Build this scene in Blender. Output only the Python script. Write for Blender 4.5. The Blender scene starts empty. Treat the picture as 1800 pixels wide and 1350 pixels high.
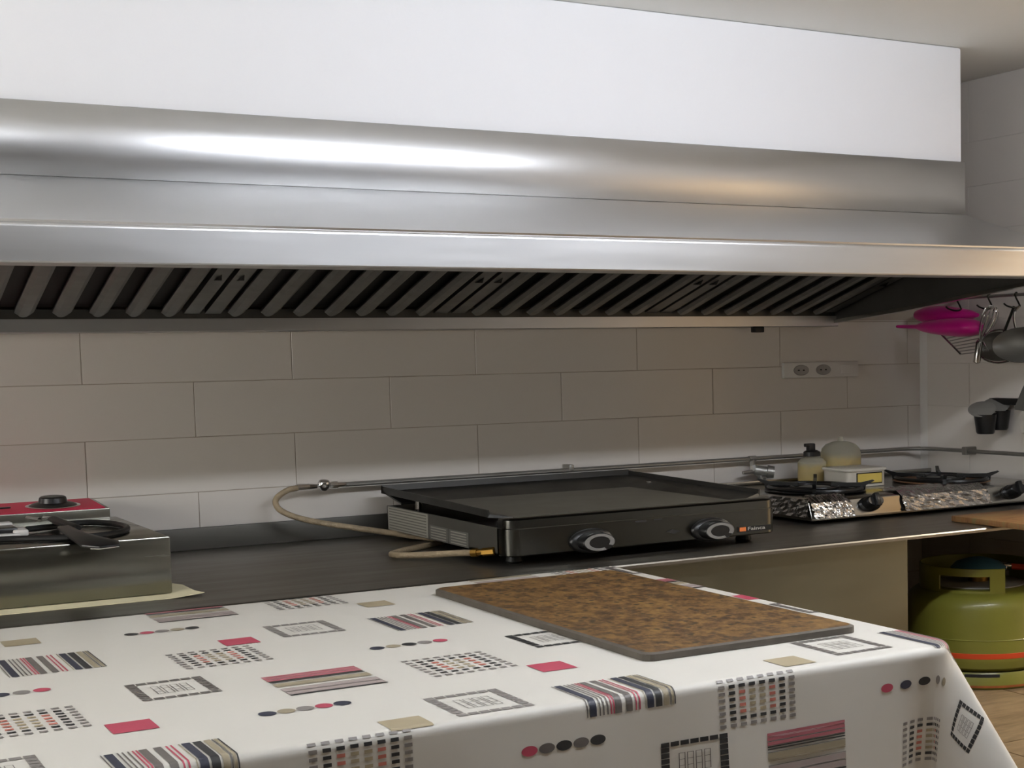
import bpy, bmesh, math, random
from mathutils import Matrix, Vector
random.seed(7)
S = bpy.context.scene
COL = S.collection

# ------------------------------------------------------------------ camera
cam_d = bpy.data.cameras.new('camera')
cam_d.sensor_width = 36.0
cam_d.lens = 2677.358 / 1800.0 * 36.0
cam_d.shift_x = (900.0 - 1200.0) / 1800.0
cam_d.shift_y = (833.0 - 675.0) / 1800.0
cam_d.clip_start = 0.02
cam = bpy.data.objects.new('camera', cam_d)
COL.objects.link(cam)
r0 = Vector((0.84893, -0.528159, -0.019137)).normalized()
r2 = Vector((0.525343, 0.847251, -0.078613)).normalized()
up = r0.cross(r2)
cam.matrix_world = Matrix(((r0.x, up.x, -r2.x, -2.584), (r0.y, up.y, -r2.y, -3.0),
                           (r0.z, up.z, -r2.z, 0.72), (0, 0, 0, 1)))
S.camera = cam

# ------------------------------------------------------------------ world, exposure
w = bpy.data.worlds.new('world')
S.world = w
w.use_nodes = True
w.node_tree.nodes['Background'].inputs[0].default_value = (1.0, 0.96, 0.90, 1)
w.node_tree.nodes['Background'].inputs[1].default_value = 16.0     # daylight, let in by the added, unseen window on the left
S.view_settings.view_transform = 'Standard'
S.view_settings.look = 'None'
S.view_settings.exposure = 0.0
S.view_settings.gamma = 1.0
S.view_settings.use_curve_mapping = False
TUBE_STRENGTH = 77.0      # the fluorescent tube on the ceiling nearest the hood
FILL_TUBE_STRENGTH = 20.0  # an unseen, dimmer tube in line with it, added to brighten the left
HALL_POWER = 42.0          # the lamp in the warm hall beyond the doorway

# ------------------------------------------------------------------ helpers
def lin(c):
    c = c / 255.0
    return c / 12.92 if c <= 0.04045 else ((c + 0.055) / 1.055) ** 2.4
def rgb(r, g, b):
    return (lin(r), lin(g), lin(b), 1.0)

def mat(name, col, rough=0.5, metal=0.0, vary=0.0, vscale=6.0, bump=0.0, bscale=40.0, stretch=(1, 1, 1),
        rvary=0.0, spec=0.5, coat=0.0, trans=0.0, ior=1.45, obj_random=0.0):
    m = bpy.data.materials.new(name)
    m.use_nodes = True
    nt = m.node_tree
    b = nt.nodes['Principled BSDF']
    b.inputs['Base Color'].default_value = rgb(*col)
    b.inputs['Roughness'].default_value = rough
    b.inputs['Metallic'].default_value = metal
    b.inputs['Specular IOR Level'].default_value = spec
    b.inputs['Coat Weight'].default_value = coat
    b.inputs['Transmission Weight'].default_value = trans
    b.inputs['IOR'].default_value = ior
    tc = nt.nodes.new('ShaderNodeTexCoord')
    mp = nt.nodes.new('ShaderNodeMapping')
    mp.inputs['Scale'].default_value = stretch
    nt.links.new(tc.outputs['Object'], mp.inputs['Vector'])
    n = nt.nodes.new('ShaderNodeTexNoise')
    n.inputs['Scale'].default_value = vscale
    n.inputs['Detail'].default_value = 5.0
    nt.links.new(mp.outputs['Vector'], n.inputs['Vector'])
    if vary > 0 or obj_random > 0:
        mr = nt.nodes.new('ShaderNodeMapRange')
        mr.inputs['From Min'].default_value = 0.25
        mr.inputs['From Max'].default_value = 0.75
        mr.inputs['To Min'].default_value = 1.0 - vary
        mr.inputs['To Max'].default_value = 1.0 + vary
        nt.links.new(n.outputs['Fac'], mr.inputs['Value'])
        val = mr.outputs['Result']
        if obj_random > 0:
            oi = nt.nodes.new('ShaderNodeObjectInfo')
            m2 = nt.nodes.new('ShaderNodeMapRange')
            m2.inputs['To Min'].default_value = 1.0 - obj_random
            m2.inputs['To Max'].default_value = 1.0 + obj_random
            nt.links.new(oi.outputs['Random'], m2.inputs['Value'])
            mm = nt.nodes.new('ShaderNodeMath')
            mm.operation = 'MULTIPLY'
            nt.links.new(val, mm.inputs[0])
            nt.links.new(m2.outputs['Result'], mm.inputs[1])
            val = mm.outputs[0]
        vm = nt.nodes.new('ShaderNodeVectorMath')
        vm.operation = 'SCALE'
        vm.inputs[0].default_value = rgb(*col)[:3]
        nt.links.new(val, vm.inputs['Scale'])
        nt.links.new(vm.outputs['Vector'], b.inputs['Base Color'])
    if rvary > 0:
        mr = nt.nodes.new('ShaderNodeMapRange')
        mr.inputs['From Min'].default_value = 0.3
        mr.inputs['From Max'].default_value = 0.7
        mr.inputs['To Min'].default_value = max(0.02, rough - rvary)
        mr.inputs['To Max'].default_value = rough + rvary
        nt.links.new(n.outputs['Fac'], mr.inputs['Value'])
        nt.links.new(mr.outputs['Result'], b.inputs['Roughness'])
    if bump > 0:
        n2 = nt.nodes.new('ShaderNodeTexNoise')
        n2.inputs['Scale'].default_value = bscale
        n2.inputs['Detail'].default_value = 4.0
        nt.links.new(mp.outputs['Vector'], n2.inputs['Vector'])
        bp = nt.nodes.new('ShaderNodeBump')
        bp.inputs['Strength'].default_value = bump
        bp.inputs['Distance'].default_value = 0.01
        nt.links.new(n2.outputs['Fac'], bp.inputs['Height'])
        nt.links.new(bp.outputs['Normal'], b.inputs['Normal'])
    return m

def ramp_mat(name, stops, scale, rough=0.6, detail=8.0, stretch=(1, 1, 1), voro=None, bump=0.1):
    m = bpy.data.materials.new(name)
    m.use_nodes = True
    nt = m.node_tree
    b = nt.nodes['Principled BSDF']
    b.inputs['Roughness'].default_value = rough
    tc = nt.nodes.new('ShaderNodeTexCoord')
    mp = nt.nodes.new('ShaderNodeMapping')
    mp.inputs['Scale'].default_value = stretch
    nt.links.new(tc.outputs['Object'], mp.inputs['Vector'])
    n = nt.nodes.new('ShaderNodeTexNoise')
    n.inputs['Scale'].default_value = scale
    n.inputs['Detail'].default_value = detail
    n.inputs['Roughness'].default_value = 0.7
    nt.links.new(mp.outputs['Vector'], n.inputs['Vector'])
    cr = nt.nodes.new('ShaderNodeValToRGB')
    els = cr.color_ramp.elements
    while len(els) < len(stops):
        els.new(0.5)
    for e, (p, c) in zip(els, stops):
        e.position = p
        e.color = rgb(*c)
    nt.links.new(n.outputs['Fac'], cr.inputs['Fac'])
    out = cr.outputs['Color']
    if voro:
        v = nt.nodes.new('ShaderNodeTexVoronoi')
        v.inputs['Scale'].default_value = voro[0]
        nt.links.new(mp.outputs['Vector'], v.inputs['Vector'])
        c2 = nt.nodes.new('ShaderNodeValToRGB')
        c2.color_ramp.elements[0].position = voro[1]
        c2.color_ramp.elements[1].position = voro[1] + 0.12
        nt.links.new(v.outputs['Distance'], c2.inputs['Fac'])
        mx = nt.nodes.new('ShaderNodeMix')
        mx.data_type = 'RGBA'
        nt.links.new(c2.outputs['Color'], mx.inputs['Factor'])
        mx.inputs['A'].default_value = rgb(*voro[2])
        nt.links.new(out, mx.inputs['B'])
        out = mx.outputs['Result']
    nt.links.new(out, b.inputs['Base Color'])
    bp = nt.nodes.new('ShaderNodeBump')
    bp.inputs['Strength'].default_value = bump
    bp.inputs['Distance'].default_value = 0.004
    nt.links.new(n.outputs['Fac'], bp.inputs['Height'])
    nt.links.new(bp.outputs['Normal'], b.inputs['Normal'])
    return m

def glow(name, col, strength):
    m = bpy.data.materials.new(name)
    m.use_nodes = True
    b = m.node_tree.nodes['Principled BSDF']
    b.inputs['Base Color'].default_value = rgb(*col)
    b.inputs['Emission Color'].default_value = rgb(*col)
    b.inputs['Emission Strength'].default_value = strength
    return m

ORIGIN = {}
class MB:
    """collects shapes in world coordinates, then links them as one mesh object"""
    def __init__(s):
        s.v = []; s.f = []; s.sm = []; s.mi = []
    def add(s, verts, faces, smooth=False, mi=0, M=None):
        o = len(s.v)
        for p in verts:
            p = Vector(p)
            s.v.append(M @ p if M is not None else p)
        for f in faces:
            s.f.append([o + i for i in f]); s.sm.append(smooth); s.mi.append(mi)
        return s
    def box(s, a, b, bevel=0.0, seg=2, M=None, mi=0):
        bm = bmesh.new()
        bmesh.ops.create_cube(bm, size=1.0)
        c = [(a[i] + b[i]) / 2 for i in range(3)]
        d = [abs(b[i] - a[i]) for i in range(3)]
        for v in bm.verts:
            v.co = Vector([c[i] + v.co[i] * d[i] for i in range(3)])
        if bevel > 0:
            bmesh.ops.bevel(bm, geom=bm.edges[:], offset=bevel, segments=seg, affect='EDGES', profile=0.5)
        s.bm(bm, bevel > 0, M, mi)
        return s
    def bm(s, bm, smooth=False, M=None, mi=0):
        bm.verts.ensure_lookup_table()
        bm.verts.index_update()
        s.add([v.co.copy() for v in bm.verts], [[v.index for v in f.verts] for f in bm.faces], smooth, mi, M)
        bm.free()
    def prism(s, poly, x0, x1, axis='x', M=None, mi=0, bevel=0.0):
        """polygon of pairs extruded along an axis (pairs are the two other axes in order)"""
        def P(t, q):
            return {'x': (t, q[0], q[1]), 'y': (q[0], t, q[1]), 'z': (q[0], q[1], t)}[axis]
        n = len(poly)
        bm = bmesh.new()
        A = [bm.verts.new(P(x0, q)) for q in poly]
        B = [bm.verts.new(P(x1, q)) for q in poly]
        bm.faces.new(A); bm.faces.new(B[::-1])
        for i in range(n):
            j = (i + 1) % n
            bm.faces.new([A[j], A[i], B[i], B[j]])
        bmesh.ops.recalc_face_normals(bm, faces=bm.faces[:])
        if bevel > 0:
            bmesh.ops.bevel(bm, geom=bm.edges[:], offset=bevel, segments=2, affect='EDGES', profile=0.5)
        s.bm(bm, bevel > 0, M, mi)
        return s
    def tube(s, pts, r, n=10, closed=False, mi=0, flat=1.0, cap=True):
        pts = [Vector(p) for p in pts]
        rs = r if isinstance(r, (list, tuple)) else [r] * len(pts)
        m = len(pts)
        V = []
        ref = None
        for i in range(m):
            if closed:
                t = (pts[(i + 1) % m] - pts[i - 1]).normalized()
            else:
                t = (pts[min(i + 1, m - 1)] - pts[max(i - 1, 0)]).normalized()
            if ref is None:
                ref = Vector((0, 0, 1)) if abs(t.z) < 0.9 else Vector((1, 0, 0))
            u = (ref - t * ref.dot(t))
            if u.length < 1e-4:
                u = t.orthogonal()
            u.normalize(); ref = u
            q = t.cross(u)
            for k in range(n):
                a = 2 * math.pi * k / n
                V.append(pts[i] + (u * math.cos(a) * flat + q * math.sin(a)) * rs[i])
        F = []
        for i in range(m if closed else m - 1):
            j = (i + 1) % m
            for k in range(n):
                l = (k + 1) % n
                F.append([i * n + k, i * n + l, j * n + l, j * n + k])
        if not closed and cap:
            F.append(list(range(n))[::-1]); F.append([(m - 1) * n + k for k in range(n)])
        s.add(V, F, True, mi)
        return s
    def lathe(s, prof, M=None, n=32, mi=0, arc=None, sx=1.0, sy=1.0):
        """profile of (radius, height) about local z"""
        V = []; F = []
        full = arc is None
        a0, a1 = (0, 2 * math.pi) if full else arc
        cnt = n if full else n + 1
        for (r, h) in prof:
            for k in range(cnt):
                a = a0 + (a1 - a0) * k / n
                V.append((r * math.cos(a) * sx, r * math.sin(a) * sy, h))
        for i in range(len(prof) - 1):
            for k in range(n):
                l = (k + 1) % cnt
                F.append([i * cnt + k, i * cnt + l, (i + 1) * cnt + l, (i + 1) * cnt + k])
        s.add(V, F, True, mi, M)
        return s
    def build(s, name, m, parent=None, smooth_angle=0.6):
        org = ORIGIN.get(parent.name, Vector((0, 0, 0))) if parent else Vector((0, 0, 0))
        if parent is None and s.v:
            xs = [p.x for p in s.v]; ys = [p.y for p in s.v]; zs = [p.z for p in s.v]
            org = Vector(((min(xs) + max(xs)) / 2, (min(ys) + max(ys)) / 2, min(zs)))
        me = bpy.data.meshes.new(name)
        me.from_pydata([p - org for p in s.v], [], s.f)
        ms = m if isinstance(m, (list, tuple)) else [m]
        for q in ms:
            me.materials.append(q)
        me.polygons.foreach_set('use_smooth', s.sm)
        me.polygons.foreach_set('material_index', s.mi)
        bm = bmesh.new(); bm.from_mesh(me)
        bmesh.ops.remove_doubles(bm, verts=bm.verts[:], dist=1e-6)
        bmesh.ops.recalc_face_normals(bm, faces=bm.faces[:])
        for e in bm.edges:
            if len(e.link_faces) == 2 and e.calc_face_angle(0) > smooth_angle:
                e.smooth = False
        bm.to_mesh(me); bm.free()
        me.update()
        o = bpy.data.objects.new(name, me)
        COL.objects.link(o)
        if parent:
            o.parent = parent
        else:
            o.location = org
        ORIGIN[o.name] = org
        return o

def thing(name, label, cat, loc=(0, 0, 0), group=None):
    o = bpy.data.objects.new(name, None)
    o.empty_display_size = 0.03
    COL.objects.link(o)
    o.location = loc
    ORIGIN[o.name] = Vector(loc)
    o['label'] = label; o['category'] = cat
    if group: o['group'] = group
    return o
def tag(o, label, cat, group=None):
    o['label'] = label; o['category'] = cat
    if group: o['group'] = group
    return o
def struct(o):
    o['kind'] = 'structure'
    return o
def frame(origin, zaxis, xhint=(1, 0, 0)):
    z = Vector(zaxis).normalized(); x = Vector(xhint)
    x = (x - z * x.dot(z)).normalized(); y = z.cross(x)
    M = Matrix(((x.x, y.x, z.x, origin[0]), (x.y, y.y, z.y, origin[1]), (x.z, y.z, z.z, origin[2]), (0, 0, 0, 1)))
    return M
def smooth_path(pts, n=8):
    """Catmull-Rom through the points"""
    P = [Vector(p) for p in pts]
    P = [P[0] * 2 - P[1]] + P + [P[-1] * 2 - P[-2]]
    out = []
    for i in range(1, len(P) - 2):
        for k in range(n):
            t = k / n
            a, b, c, d = P[i - 1], P[i], P[i + 1], P[i + 2]
            out.append(0.5 * ((2 * b) + (c - a) * t + (2 * a - 5 * b + 4 * c - d) * t * t + (3 * b - a - 3 * c + d) * t ** 3))
    out.append(P[-2])
    return out

# ------------------------------------------------------------------ materials
M_plaster = mat('white_plaster', (238, 238, 240), 0.8, bump=0.03, bscale=120)
M_dull = mat('dull_wall_paint', (116, 113, 106), 0.8, vary=0.04, vscale=2)
M_ceiling = mat('ceiling_paint', (232, 232, 228), 0.9, bump=0.03, bscale=80)
M_tile = mat('glazed_tile', (208, 202, 194), 0.22, vary=0.015, vscale=3, obj_random=0.02, spec=0.5)
M_grout = mat('grout', (172, 162, 148), 0.9, vary=0.1, vscale=20)
M_floor = ramp_mat('brown_floor_tile', [(0.3, (92, 76, 56)), (0.5, (128, 108, 82)), (0.7, (150, 130, 100))], 9, 0.4, stretch=(1, 5, 1))
M_hood = mat('hood_steel', (204, 204, 204), 0.33, 1.0, vary=0.03, vscale=5, stretch=(0.6, 9, 9), rvary=0.03)
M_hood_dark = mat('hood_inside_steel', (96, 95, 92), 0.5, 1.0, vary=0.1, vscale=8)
M_baffle = mat('filter_steel', (128, 128, 126), 0.42, 1.0, vary=0.12, vscale=14, stretch=(1, 3, 1))
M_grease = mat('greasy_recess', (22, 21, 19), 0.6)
M_counter = mat('counter_steel', (130, 126, 118), 0.40, 1.0, vary=0.08, vscale=4, bump=0.01, bscale=60, stretch=(1, 8, 8), rvary=0.07)
M_upstand = mat('shaded_upstand_steel', (86, 84, 78), 0.5, 0.5, vary=0.06, vscale=4, stretch=(1, 8, 8))  # same steel as the counter, darkened: the upstand's shade is in the colour
M_panel = mat('cabinet_steel', (120, 119, 104), 0.42, 1.0, vary=0.08, vscale=4, stretch=(1, 1, 4), rvary=0.05)
M_steel = mat('polished_steel', (170, 168, 162), 0.2, 1.0, vary=0.06, vscale=7, stretch=(1, 1, 8), rvary=0.05)
M_fryer = mat('fryer_steel', (128, 127, 118), 0.22, 1.0, vary=0.1, vscale=5, stretch=(1, 4, 6), rvary=0.08)
M_chrome = mat('chrome', (205, 205, 205), 0.12, 1.0)
M_darksteel = mat('dark_griddle_steel', (84, 84, 80), 0.22, 1.0, vary=0.06, vscale=4)
M_casing = mat('casing_paint', (84, 82, 76), 0.42, 0.35, vary=0.06, vscale=6)
M_griddle_top = mat('oiled_plate', (112, 110, 101), 0.46, 0.7, vary=0.12, vscale=7, rvary=0.06)
M_plate = mat('cast_plate', (52, 51, 48), 0.42, 0.6, vary=0.12, vscale=10, rvary=0.08)
M_black = mat('black_plastic', (20, 20, 20), 0.35, vary=0.1)
M_rubber = mat('black_rubber', (17, 17, 16), 0.5, vary=0.15, vscale=30)
M_enamel = mat('black_enamel', (18, 18, 18), 0.3, vary=0.1, vscale=30)
M_ring = mat('dial_print', (112, 111, 108), 0.5, vary=0.05)
M_sticker = mat('grey_sticker', (150, 148, 138), 0.6, vary=0.04)
M_sticker2 = mat('dull_sticker', (98, 97, 92), 0.6, vary=0.04)
M_print = mat('sticker_print', (104, 102, 94), 0.7, vary=0.05)
M_orange = mat('orange_print', (205, 112, 56), 0.5, vary=0.05)
M_textwhite = mat('white_print', (170, 168, 162), 0.5, vary=0.02)
M_hose = mat('tan_braided_hose', (150, 134, 108), 0.6, vary=0.15, vscale=60, bump=0.3, bscale=260)
M_brass = mat('brass', (150, 116, 56), 0.45, 1.0, vary=0.1, vscale=30)
M_gal = mat('galvanised_pipe', (150, 148, 142), 0.4, 0.8, vary=0.12, vscale=20)
M_foil = mat('aluminium_foil', (205, 205, 205), 0.16, 1.0, bump=0.5, bscale=55)
M_pink = mat('magenta_plastic', (190, 18, 128), 0.35, vary=0.06, vscale=10)
M_white_plastic = mat('white_plastic', (206, 203, 198), 0.4, vary=0.02)
M_hole = mat('socket_shade', (150, 146, 141), 0.5, vary=0.03)
M_pit = mat('socket_pit', (30, 29, 28), 0.6)
M_cloth = mat('printed_oilcloth', (206, 203, 195), 0.42, vary=0.012, vscale=5, bump=0.05, bscale=14, spec=0.4)
M_wood = mat('table_wood', (120, 92, 62), 0.6, vary=0.15, vscale=5, stretch=(1, 8, 8))
M_cork = ramp_mat('cork_granules', [(0.3, (36, 26, 10)), (0.42, (70, 48, 20)), (0.52, (98, 70, 34)), (0.66, (120, 92, 46))], 42,
                  0.6, voro=(46, 0.16, (44, 36, 18)), stretch=(1.3, 1, 1))
M_corkedge = mat('board_edge_grey', (80, 74, 66), 0.7, vary=0.15, vscale=40)
M_brownboard = ramp_mat('brown_board', [(0.3, (84, 46, 24)), (0.5, (128, 92, 54)), (0.7, (110, 104, 66))], 14, 0.5, stretch=(1, 4, 1))
M_gasbottle = mat('lime_green_paint', (120, 119, 46), 0.38, vary=0.08, vscale=9, bump=0.04, bscale=60, coat=0.2)
M_band = mat('orange_red_band', (196, 66, 26), 0.45, vary=0.08, vscale=12)
M_rust = mat('rusty_edge', (150, 82, 36), 0.7, vary=0.25, vscale=30)
M_blue = mat('blue_regulator', (70, 118, 146), 0.35, vary=0.08)
M_redhose = mat('orange_gas_hose', (200, 66, 40), 0.5, vary=0.06)
M_greydisc = mat('grey_valve_plate', (150, 148, 140), 0.6, vary=0.12, vscale=20)
M_red = mat('red_control_panel', (204, 20, 70), 0.5, vary=0.05)
M_paper = mat('cream_paper', (214, 206, 172), 0.8, vary=0.05, vscale=14, bump=0.1, bscale=30)
M_oil = mat('golden_oil', (232, 200, 96), 0.3, vary=0.06, vscale=12, trans=0.35)
M_clear = mat('cloudy_plastic', (240, 238, 222), 0.35, trans=0.85, vary=0.01, ior=1.08)
M_tub = mat('translucent_tub', (226, 220, 206), 0.4, trans=0.3, vary=0.03, ior=1.2)
M_butter = mat('yellow_contents', (206, 182, 92), 0.5, vary=0.08, vscale=18)
M_brownpan = mat('burnt_drip_pan', (112, 82, 58), 0.6, 0.2, vary=0.2, vscale=14)
M_greyblade = mat('grey_blade', (112, 111, 106), 0.5, 0.6, vary=0.06, vscale=12)
M_greylid = mat('grey_lid', (112, 110, 104), 0.5, vary=0.05)
M_handle = mat('pale_handle', (190, 184, 174), 0.5, vary=0.05)
M_beige = mat('warm_hall_paint', (226, 212, 190), 0.8, vary=0.02)
M_tube = glow('tube_glow', (240, 245, 255), TUBE_STRENGTH)
M_tube2 = glow('fill_tube_glow', (240, 244, 252), FILL_TUBE_STRENGTH)
M_hall = glow('hall_glow', (255, 226, 180), 6.0)

PC = dict(navy=(54, 56, 68), dark=(52, 52, 52), grey=(128, 123, 119), mid=(102, 97, 93), tan=(150, 140, 118), red=(172, 72, 90),
          rose=(166, 98, 106), mauve=(158, 146, 142), coral=(180, 110, 96), sand=(160, 148, 122))
PN = list(PC)
P_MATS = [mat('print_' + k, PC[k], 0.45, vary=0.05, vscale=30, spec=0.4) for k in PN]

# ================================================================== ROOM
ZC = 1.366
FX0, FY0 = -4.1, -4.4
o = MB().box((FX0, FY0, -0.04), (1.6, 0.05, -0.004)).build('floor', M_grout); struct(o)
fl = o
tile_mesh = None
nx = 0
for ix in range(12):
    for iy in range(9):
        x0 = 0.0 - (ix + 1) * 0.345; y0 = -(iy + 1) * 0.49
        if x0 + 0.345 < FX0: continue
        t = MB().box((x0 + .002, y0 + .002, -0.006), (x0 + .343, y0 + .488, 0.0)).build('floor_tile', M_floor, fl)
struct(MB().box((FX0, FY0, ZC), (0.05, 0.05, ZC + 0.04)).build('ceiling', M_ceiling))
wb = struct(MB().box((FX0, 0.0003, 0), (0.05, 0.06, ZC)).build('wall_back', M_grout))
wr = struct(MB().box((0.0003, -0.84, 0), (0.06, 0.06, ZC)).box((0.0003, -1.5, 1.08), (0.06, -0.84, ZC))
            .box((0.0003, FY0, 0), (0.06, -1.5, ZC)).build('wall_right', M_tile))
WY0, WY1, WZ0, WZ1 = -1.60, -0.55, 0.55, 1.20  # unseen window, added to bring fill light to the tiles under the hood
struct(MB().box((FX0 - .05, FY0, 0), (FX0, WY0, ZC)).box((FX0 - .05, WY1, 0), (FX0, 0.06, ZC)).box((FX0 - .05, WY0, 0), (FX0, WY1, WZ0))
       .box((FX0 - .05, WY0, WZ1), (FX0, WY1, ZC)).build('wall_left', M_dull))
win = struct(MB().box((FX0 - .045, WY0, WZ0), (FX0 - .01, WY0 + .03, WZ1)).box((FX0 - .045, WY1 - .03, WZ0), (FX0 - .01, WY1, WZ1))
             .box((FX0 - .045, WY0, WZ0), (FX0 - .01, WY1, WZ0 + .025)).box((FX0 - .045, WY0, WZ1 - .025), (FX0 - .01, WY1, WZ1))
             .box((FX0 - .045, (WY0 + WY1) / 2 - .015, WZ0), (FX0 - .01, (WY0 + WY1) / 2 + .015, WZ1)).build('fill_window_1', M_white_plastic))
struct(MB().box((FX0, FY0 - .05, 0), (0.06, FY0, ZC)).build('wall_front', M_dull))
# hall beyond the doorway
struct(MB().box((1.45, -3.0, 0), (1.5, -0.2, ZC)).box((0.06, -0.25, 0), (1.5, -0.2, ZC)).box((0.06, -3.0, 0), (1.5, -2.95, ZC))
       .build('wall_hall', M_beige))
struct(MB().box((0.06, -3.0, ZC), (1.5, -0.2, ZC + .04)).build('ceiling_hall', M_beige))
struct(MB().box((-0.004, -0.86, 0), (0.066, -0.84, 1.1)).box((-0.004, -1.5, 0), (0.066, -1.48, 1.1)).box((-0.004, -1.48, 1.08), (0.066, -0.86, 1.1))
       .build('trim_2', M_white_plastic))
hl = thing('hall_lamp', 'round frosted ceiling lamp in the warm hall beyond the doorway', 'lamp', (0.75, -1.3, ZC))
MB().lathe([(0.0, -0.05), (0.09, -0.045), (0.13, -0.02), (0.135, 0)], frame((0.75, -1.3, ZC), (0, 0, 1)), 24).build('shade', M_hall, hl)
MB().lathe([(0.14, -0.012), (0.145, 0), (0.0, 0)], frame((0.75, -1.3, ZC), (0, 0, 1)), 24).build('base_plate', M_white_plastic, hl)
ld = bpy.data.lights.new('hall_light', 'AREA'); ld.energy = HALL_POWER; ld.size = 0.25; ld.color = (1.0, 0.9, 0.76)
lo = bpy.data.objects.new('hall_light', ld); lo.location = (0.75, -1.3, ZC - 0.06); COL.objects.link(lo)

# wall tiles, laid in running bond
PX, PZ = 0.398, 0.1068
Z0 = 0.684 - 6 * PZ
def tile(parent, a, b):
    return MB().box(a, b, 0.0004, 1).build('tile', M_tile, parent)
for r in range(0, 8):
    z0 = Z0 + r * PZ; z1 = min(z0 + PZ, 0.795)
    if r == 0: z0 = 0.0
    odd = (r % 2 == 0)
    start = -0.0445 if odd else -0.239
    edges = [0.0]
    x = start
    while x > -3.4:
        edges.append(x); x -= PX
    edges.append(-3.4)
    for i in range(len(edges) - 1):
        x1, x0 = edges[i], edges[i + 1]
        if x1 - x0 < 0.01: continue
        tile(wb, (x0 + .0008, -0.001, z0 + .0007), (x1 - .0008, 0.0003, z1 - .0007))
PY = 0.455
for r in range(0, 12):
    z0 = Z0 + r * PZ; z1 = min(z0 + PZ, ZC)
    if r == 11: z1 = ZC
    start = -0.182 if (r % 2 == 1) else -0.41
    edges = [-0.002, start, start - PY, -0.836]
    edges = [e for e in edges if e >= -0.836]
    if edges[-1] != -0.836: edges.append(-0.836)
    for i in range(len(edges) - 1):
        y1, y0 = edges[i], edges[i + 1]
        if y1 - y0 < 0.02: continue
        tile(wr, (-0.001, y0 + .0008, z0 + .0007), (0.0003, y1 - .0008, z1 - .0007))
# pale corner trim where the two tiled walls meet
struct(MB().prism([(-0.001, -0.001), (-0.004, -0.001), (-0.0035, -0.012), (-0.0012, -0.027), (-0.001, -0.027)], 0.36, 1.12, 'z').build('trim_1', M_white_plastic))
# plastered bulkhead above the hood
bulk = struct(MB().box((-3.6, -0.485, 1.119), (-0.297, 0.0, ZC), 0.006, 2).build('wall_upper', M_plaster))

# fluorescent fitting on the ceiling in front of the hood
def tube_light(x0, y0, label, m):
    ft = thing('fluorescent_light', label, 'light', (x0 + .7, y0, ZC), 'fluorescent tubes')
    MB().box((x0 - .04, y0 - .025, ZC - 0.018), (x0 + 1.38, y0 + .025, ZC), 0.004).build('housing', M_white_plastic, ft)
    MB().tube([(x0, y0, ZC - 0.046), (x0 + 1.34, y0, ZC - 0.046)], 0.017, 14).build('tube', m, ft)
    for x in (x0 - .015, x0 + 1.355):
        MB().box((x - .012, y0 - .015, ZC - 0.066), (x + .012, y0 + .015, ZC - 0.016), 0.003).build('tube_holder', M_white_plastic, ft)
tube_light(-1.80, -1.785, 'white fluorescent tube light on the ceiling over the cork board end of the table', M_tube)
tube_light(-3.58, -1.785, 'added unseen fluorescent tube light brightening the left end of the kitchen', M_tube2)

# ================================================================== HOOD
HX0, HX1 = -3.2, -0.297
hood = thing('extractor_hood', 'long stainless steel kitchen extractor hood along the back wall under the white bulkhead', 'extractor hood', (-1.6, -0.4, 0.86))
T = 0.006
MB().box((HX0, -0.495, 1.0085), (HX1, -0.489, 1.1215), 0.001, 1).box((HX0, -0.49, 1.1155), (HX1, -0.002, 1.1215)).build('upper_box', M_hood, hood)
MB().prism([(-0.495, 1.0085), (-0.789, 0.9165), (-0.786, 0.911), (-0.492, 1.002)], HX0, HX1).build('sloped_panel', M_hood, hood)
# rounded front nosing, front band and lower return lip in one folded sheet
prof = []
for k in range(7):
    a = math.radians(17 + (90 - 17) * k / 6)
    prof.append((-0.782 - 0.008 * math.sin(a), 0.9075 + 0.008 * math.cos(a)))
outer = prof + [(-0.79, 0.861), (-0.788, 0.859), (-0.715, 0.859), (-0.715, 0.868), (-0.719, 0.868), (-0.719, 0.863), (-0.785, 0.863), (-0.785, 0.907), (-0.78, 0.911)]
fb = MB().prism(outer, HX0, HX1)
fb.build('front_band', M_hood, hood)
MB().prism([(-0.003, 0.779), (-0.04, 0.779), (-0.043, 0.781), (-0.043, 0.8045), (-0.040, 0.8045), (-0.040, 0.783), (-0.003, 0.783)], HX0, HX1).build('rear_lip', M_hood, hood)
MB().box((HX0, -0.036, 0.8), (HX1 - .004, -0.03, 0.822)).build('shade_strip', M_hood_dark, hood)  # the darker steel here holds the shade above the rear lip
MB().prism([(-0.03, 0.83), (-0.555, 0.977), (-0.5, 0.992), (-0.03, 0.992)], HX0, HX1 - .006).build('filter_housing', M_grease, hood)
# right end cheek with its pale bottom rail
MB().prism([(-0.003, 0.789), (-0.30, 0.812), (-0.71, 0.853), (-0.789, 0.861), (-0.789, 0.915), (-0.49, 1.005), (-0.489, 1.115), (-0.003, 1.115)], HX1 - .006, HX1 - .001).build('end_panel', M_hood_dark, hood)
MB().prism([(-0.003, 0.784), (-0.30, 0.8075), (-0.71, 0.8485), (-0.787, 0.8575), (-0.787, 0.8635), (-0.71, 0.8565), (-0.30, 0.8155), (-0.003, 0.792)], HX1 - .014, HX1 + .001).build('end_rail', M_steel, hood)
MB().box((-0.547, -0.05, 0.7665), (-0.521, -0.03, 0.78), 0.002).build('drain_plug', M_black, hood)
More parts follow.
